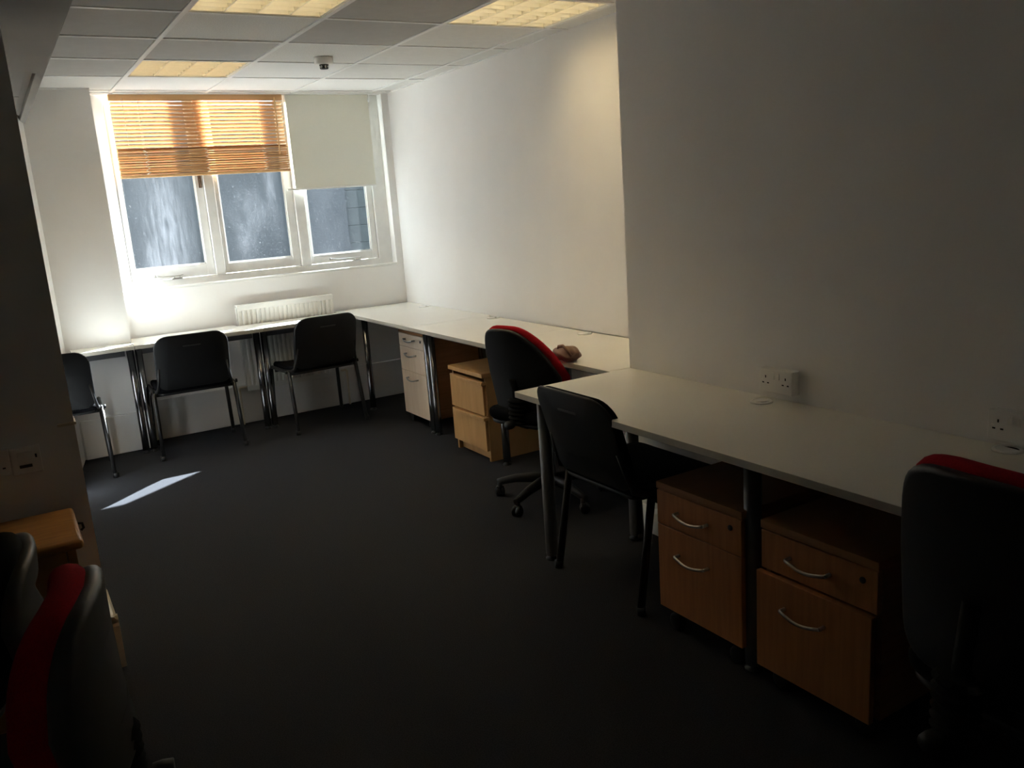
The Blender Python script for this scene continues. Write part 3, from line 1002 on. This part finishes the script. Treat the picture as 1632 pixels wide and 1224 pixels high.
# ------------------------------------------------------------------ office chairs (local: sitter looks along +Y, origin under the gas column)
def office_chair(label, loc, rotz, cushion, shell, base_rot, back_h=.0, rec=.05, lum=.03, taper=.05, low=.52, group='office chairs on castors', rim=None):
    t = thing('office_chair', label, 'office chair', loc, rotz, group)
    for k in range(5):
        a = base_rot - rotz + k*2*math.pi/5
        ca, sa = math.cos(a), math.sin(a)
        pts = [(ca*r, sa*r, z) for r, z in ((.02, .105), (.08, .108), (.18, .098), (.255, .080), (.285, .072))]
        lg = obj('base_leg', tube(pts, [.030, .028, .023, .019, .017], 10, flat=.8), BLACKP, t)
        c = bmesh.new()
        cx, cy = ca*.277, sa*.277
        bm_lathe(c, [(0, -.022), (.020, -.022), (.025, -.018), (.025, -.005), (.018, -.004), (.018, .004), (.025, .005), (.025, .018), (.020, .022), (0, .022)], 16, (0, 0, .025), 'X')
        bm_lathe(c, [(0, .030), (.012, .030), (.012, .074), (0, .074)], 10, (0, .008, 0), 'Z')
        bm_box(c, -.020, .020, -.008, .018, .038, .054, .006)
        co = obj('castor', c, BLACKP, lg)
        co.location = (cx, cy, 0)
        co.rotation_euler = (0, 0, a + .6 + k)
    obj('gas_column', lathe([(0, .08), (.033, .08), (.033, .24), (.026, .245), (.026, .33), (.018, .332), (.018, .42), (0, .42)], 18), BLACKP, t)
    obj('mechanism', box(-.07, .07, -.13, .11, .395, .435, .01), BLACKP, t)
    obj('lever', tube([(.06, .02, .415), (.18, .03, .412), (.235, .03, .405)], [.006, .006, .010], 8), BLACKP, t)
    def sw(u, w_, q):
        return (u, w_, q - .012*math.cos(u/.25*1.2) - (.045*((w_-.12)/.12)**2 if w_ > .12 else 0) + .012*max(0, (-w_-.1)/.12))
    obj('seat', pad(rrect(-.222, .222, -.22, .235, .10, 7, .08), .445, .505, sw, .024), BLACKF, t)
    obj('seat_pan', pad(rrect(-.212, .212, -.21, .22, .10, 7, .08), .428, .447, sw, .008), shell, t)
    # stem and bellows behind
    ds = max(0.0, rec-.05)
    obj('back_stem', tube([(0, -.10, .412), (0, -.25+ds, .415), (0, -.305+ds, .44), (0, -.318+ds, .50), (0, -.300+ds*.8, .62), (0, -.285+ds*.5, .70+back_h)], .02, 10, flat=.55, up=(1, 0, 0)), RUBBER, t)
    prof = []
    for k in range(13):
        z = .445 + .125*k/12
        prof.append((.034 if k % 2 else .027, z))
    prof = [(0, .440)] + prof + [(0, .575)]
    o = obj('bellows', lathe(prof, 18), RUBBER, t)
    for p in o.data.polygons:
        p.use_smooth = False
    o.data.transform(Matrix.Translation((0, -.315+ds, 0)) @ Matrix.Diagonal((1.5, 1, 1, 1)))
    obj('height_knob', lathe([(0, -.05), (.02, -.05), (.022, -.03), (.02, -.012), (0, -.01)], 12, (0, -.345+ds, .455), 'Y'), BLACKP, t)
    z0, z1 = low, .955+back_h
    def outl(g):
        # narrower rounded top, wide waist
        pts = []
        n = 40
        hc = (z1+z0)/2
        hh = (z1-z0)/2+g
        for i in range(n):
            a = 2*math.pi*i/n
            c, s = math.cos(a), math.sin(a)
            e = .52 if s >= 0 else .34
            u = math.copysign(abs(c)**e, c)
            v = math.copysign(abs(s)**e, s)
            w = .226 + g - taper*max(0, (v+.25)/1.25)**1.4 - .03*max(0, -v)
            pts.append((u*w, hc+v*hh))
        return pts
    def bwp(u, w_, q):
        zz = max(0.0, (w_-z0)/(z1-z0))
        curve = lum*math.sin(math.pi*min(1, max(0, zz))*.9) - rec*zz**1.6
        wrap = .055*(u/.22)**2
        return (u, -.308+rec + curve + wrap + q, w_)
    obj('backrest', pad(outl(.010), .0, .070, bwp, .03), cushion, t)
    shl = obj('back_shell', pad(outl(.0), -.024, .012, bwp, .014), shell, t)
    if rim:
        shl.data.materials[0] = rim
    return t
office_chair('red and black office chair with its back to the room at the far desk', (2.222, 3.42, 0), math.radians(-72), REDF, BLACKP, math.radians(128), -.035, .15, .02, .11, .43)
office_chair('red and black office chair at the lower right corner, turned to the near desk', (1.73, .79, 0), math.radians(-95), REDF, BLACKP, math.radians(100), .01)
office_chair('red and grey-shelled office chair at the lower left corner', (-.245, 1.72, 0), math.radians(78), REDF, GREYP, math.radians(20), -.085, -.01, .01)
office_chair('black and grey office chair in front of the pine cabinet', (-.345, 2.29, 0), math.radians(88), BLACKF, GREYP, math.radians(56), -.185, .0, .012)

# brown bundle on the far red chair
def bundle():
    t = thing('brown_bag', 'small brown crumpled bag on the desk edge behind the red office chair', 'bag', (2.245, 3.238, ZD), math.radians(-90))
    bm = bmesh.new()
    bmesh.ops.create_icosphere(bm, subdivisions=4, radius=1)
    for v in bm.verts:
        p = v.co.copy()
        n = .10*math.sin(5*p.x+2*p.y)+.08*math.sin(7*p.z+3*p.x+1)+.06*math.sin(9*p.y-4*p.z)
        k = 1+n*.6
        v.co = Vector((p.x*.085*k, p.y*.055*k, max(.0, .030+p.z*.036*k)))
    for f in bm.faces:
        f.smooth = True
    obj('body', bm, BROWN, t)
    obj('strap', tube([(-.05, -.02, .050), (-.03, -.03, .066), (.01, -.03, .074), (.04, -.035, .064), (.075, -.03, .030)], .008, 8, flat=.5), BROWN, t)
bundle()

# ------------------------------------------------------------------ wall sockets
def double_socket(label, y, z, group):
    """mounted on the near right wall, faces -X"""
    t = thing('wall_socket', label, 'socket', (XN, y, z), 0, group)
    hw, hh = .073, .043
    obj('back_box', box(-.030, 0, -hw, hw, -hh, hh, .003), WHITEP, t)
    pl = obj('face_plate', box(-.039, -.030, -hw, hw, -hh, hh, .003), WHITEP, t)
    for s in (-1, 1):
        obj('rocker_switch', box(-.0425, -.0385, s*.011-.007, s*.011+.007, .008, .032, .001), WHITEP, pl)
        for (dy, dz, a, b) in ((0, .014, .0022, .0045), (-.011, -.008, .0042, .0022), (.011, -.008, .0042, .0022)):
            yy = s*.044+dy
            obj('pin_hole', box(-.0395, -.0385, yy-a, yy+a, dz-b, dz+b), DARKHOLE, pl)
        obj('screw', lathe([(0, 0), (.0035, 0), (.003, -.001), (0, -.0012)], 10, (-.039, s*.060, -.0), 'X'), WHITEP, pl)
    return t
double_socket('white double wall socket behind the cable grommet on the near wall', 2.023, .806, 'double sockets on the near right wall')
double_socket('white double wall socket at the right edge of the picture', 1.197, .800, 'double sockets on the near right wall')

def stub_sockets():
    t = thing('wall_socket', 'white single socket beside the fused switch on the dark left wall', 'socket', (-.115, SY, .795), 0)
    obj('back_box', box(-.07, .065, -.012, 0, -.042, .042, .002), WHITEP, t)
    pl = obj('face_plate', box(-.07, .065, -.020, -.012, -.042, .042, .003), WHITEP, t)
    for (dx, dz, a, b) in ((.0, .014, .0022, .0045), (-.011, -.008, .0042, .0022), (.011, -.008, .0042, .0022)):
        obj('pin_hole', box(.035+dx-a, .035+dx+a, -.0205, -.0195, dz-b-.008, dz+b-.008), DARKHOLE, pl)
    obj('rocker_switch', box(-.01, .004, -.0235, -.0195, .006, .03, .001), WHITEP, pl)
    t = thing('fused_switch', 'white fused switch with a small fuse drawer on the dark left wall', 'switch', (-.005, SY, .790), 0)
    obj('back_box', box(-.043, .043, -.012, 0, -.043, .043, .002), WHITEP, t)
    pl = obj('face_plate', box(-.043, .043, -.020, -.012, -.043, .043, .003), WHITEP, t)
    obj('rocker_switch', box(-.024, .022, -.0235, -.0195, .004, .030, .001), WHITEP, pl)
    obj('fuse_drawer', box(-.022, .014, -.0225, -.0195, -.022, -.012, .001), GREYP, pl)
    obj('indicator', box(.026, .031, -.0215, -.0195, .006, .018, .001), DARKHOLE, pl)
stub_sockets()
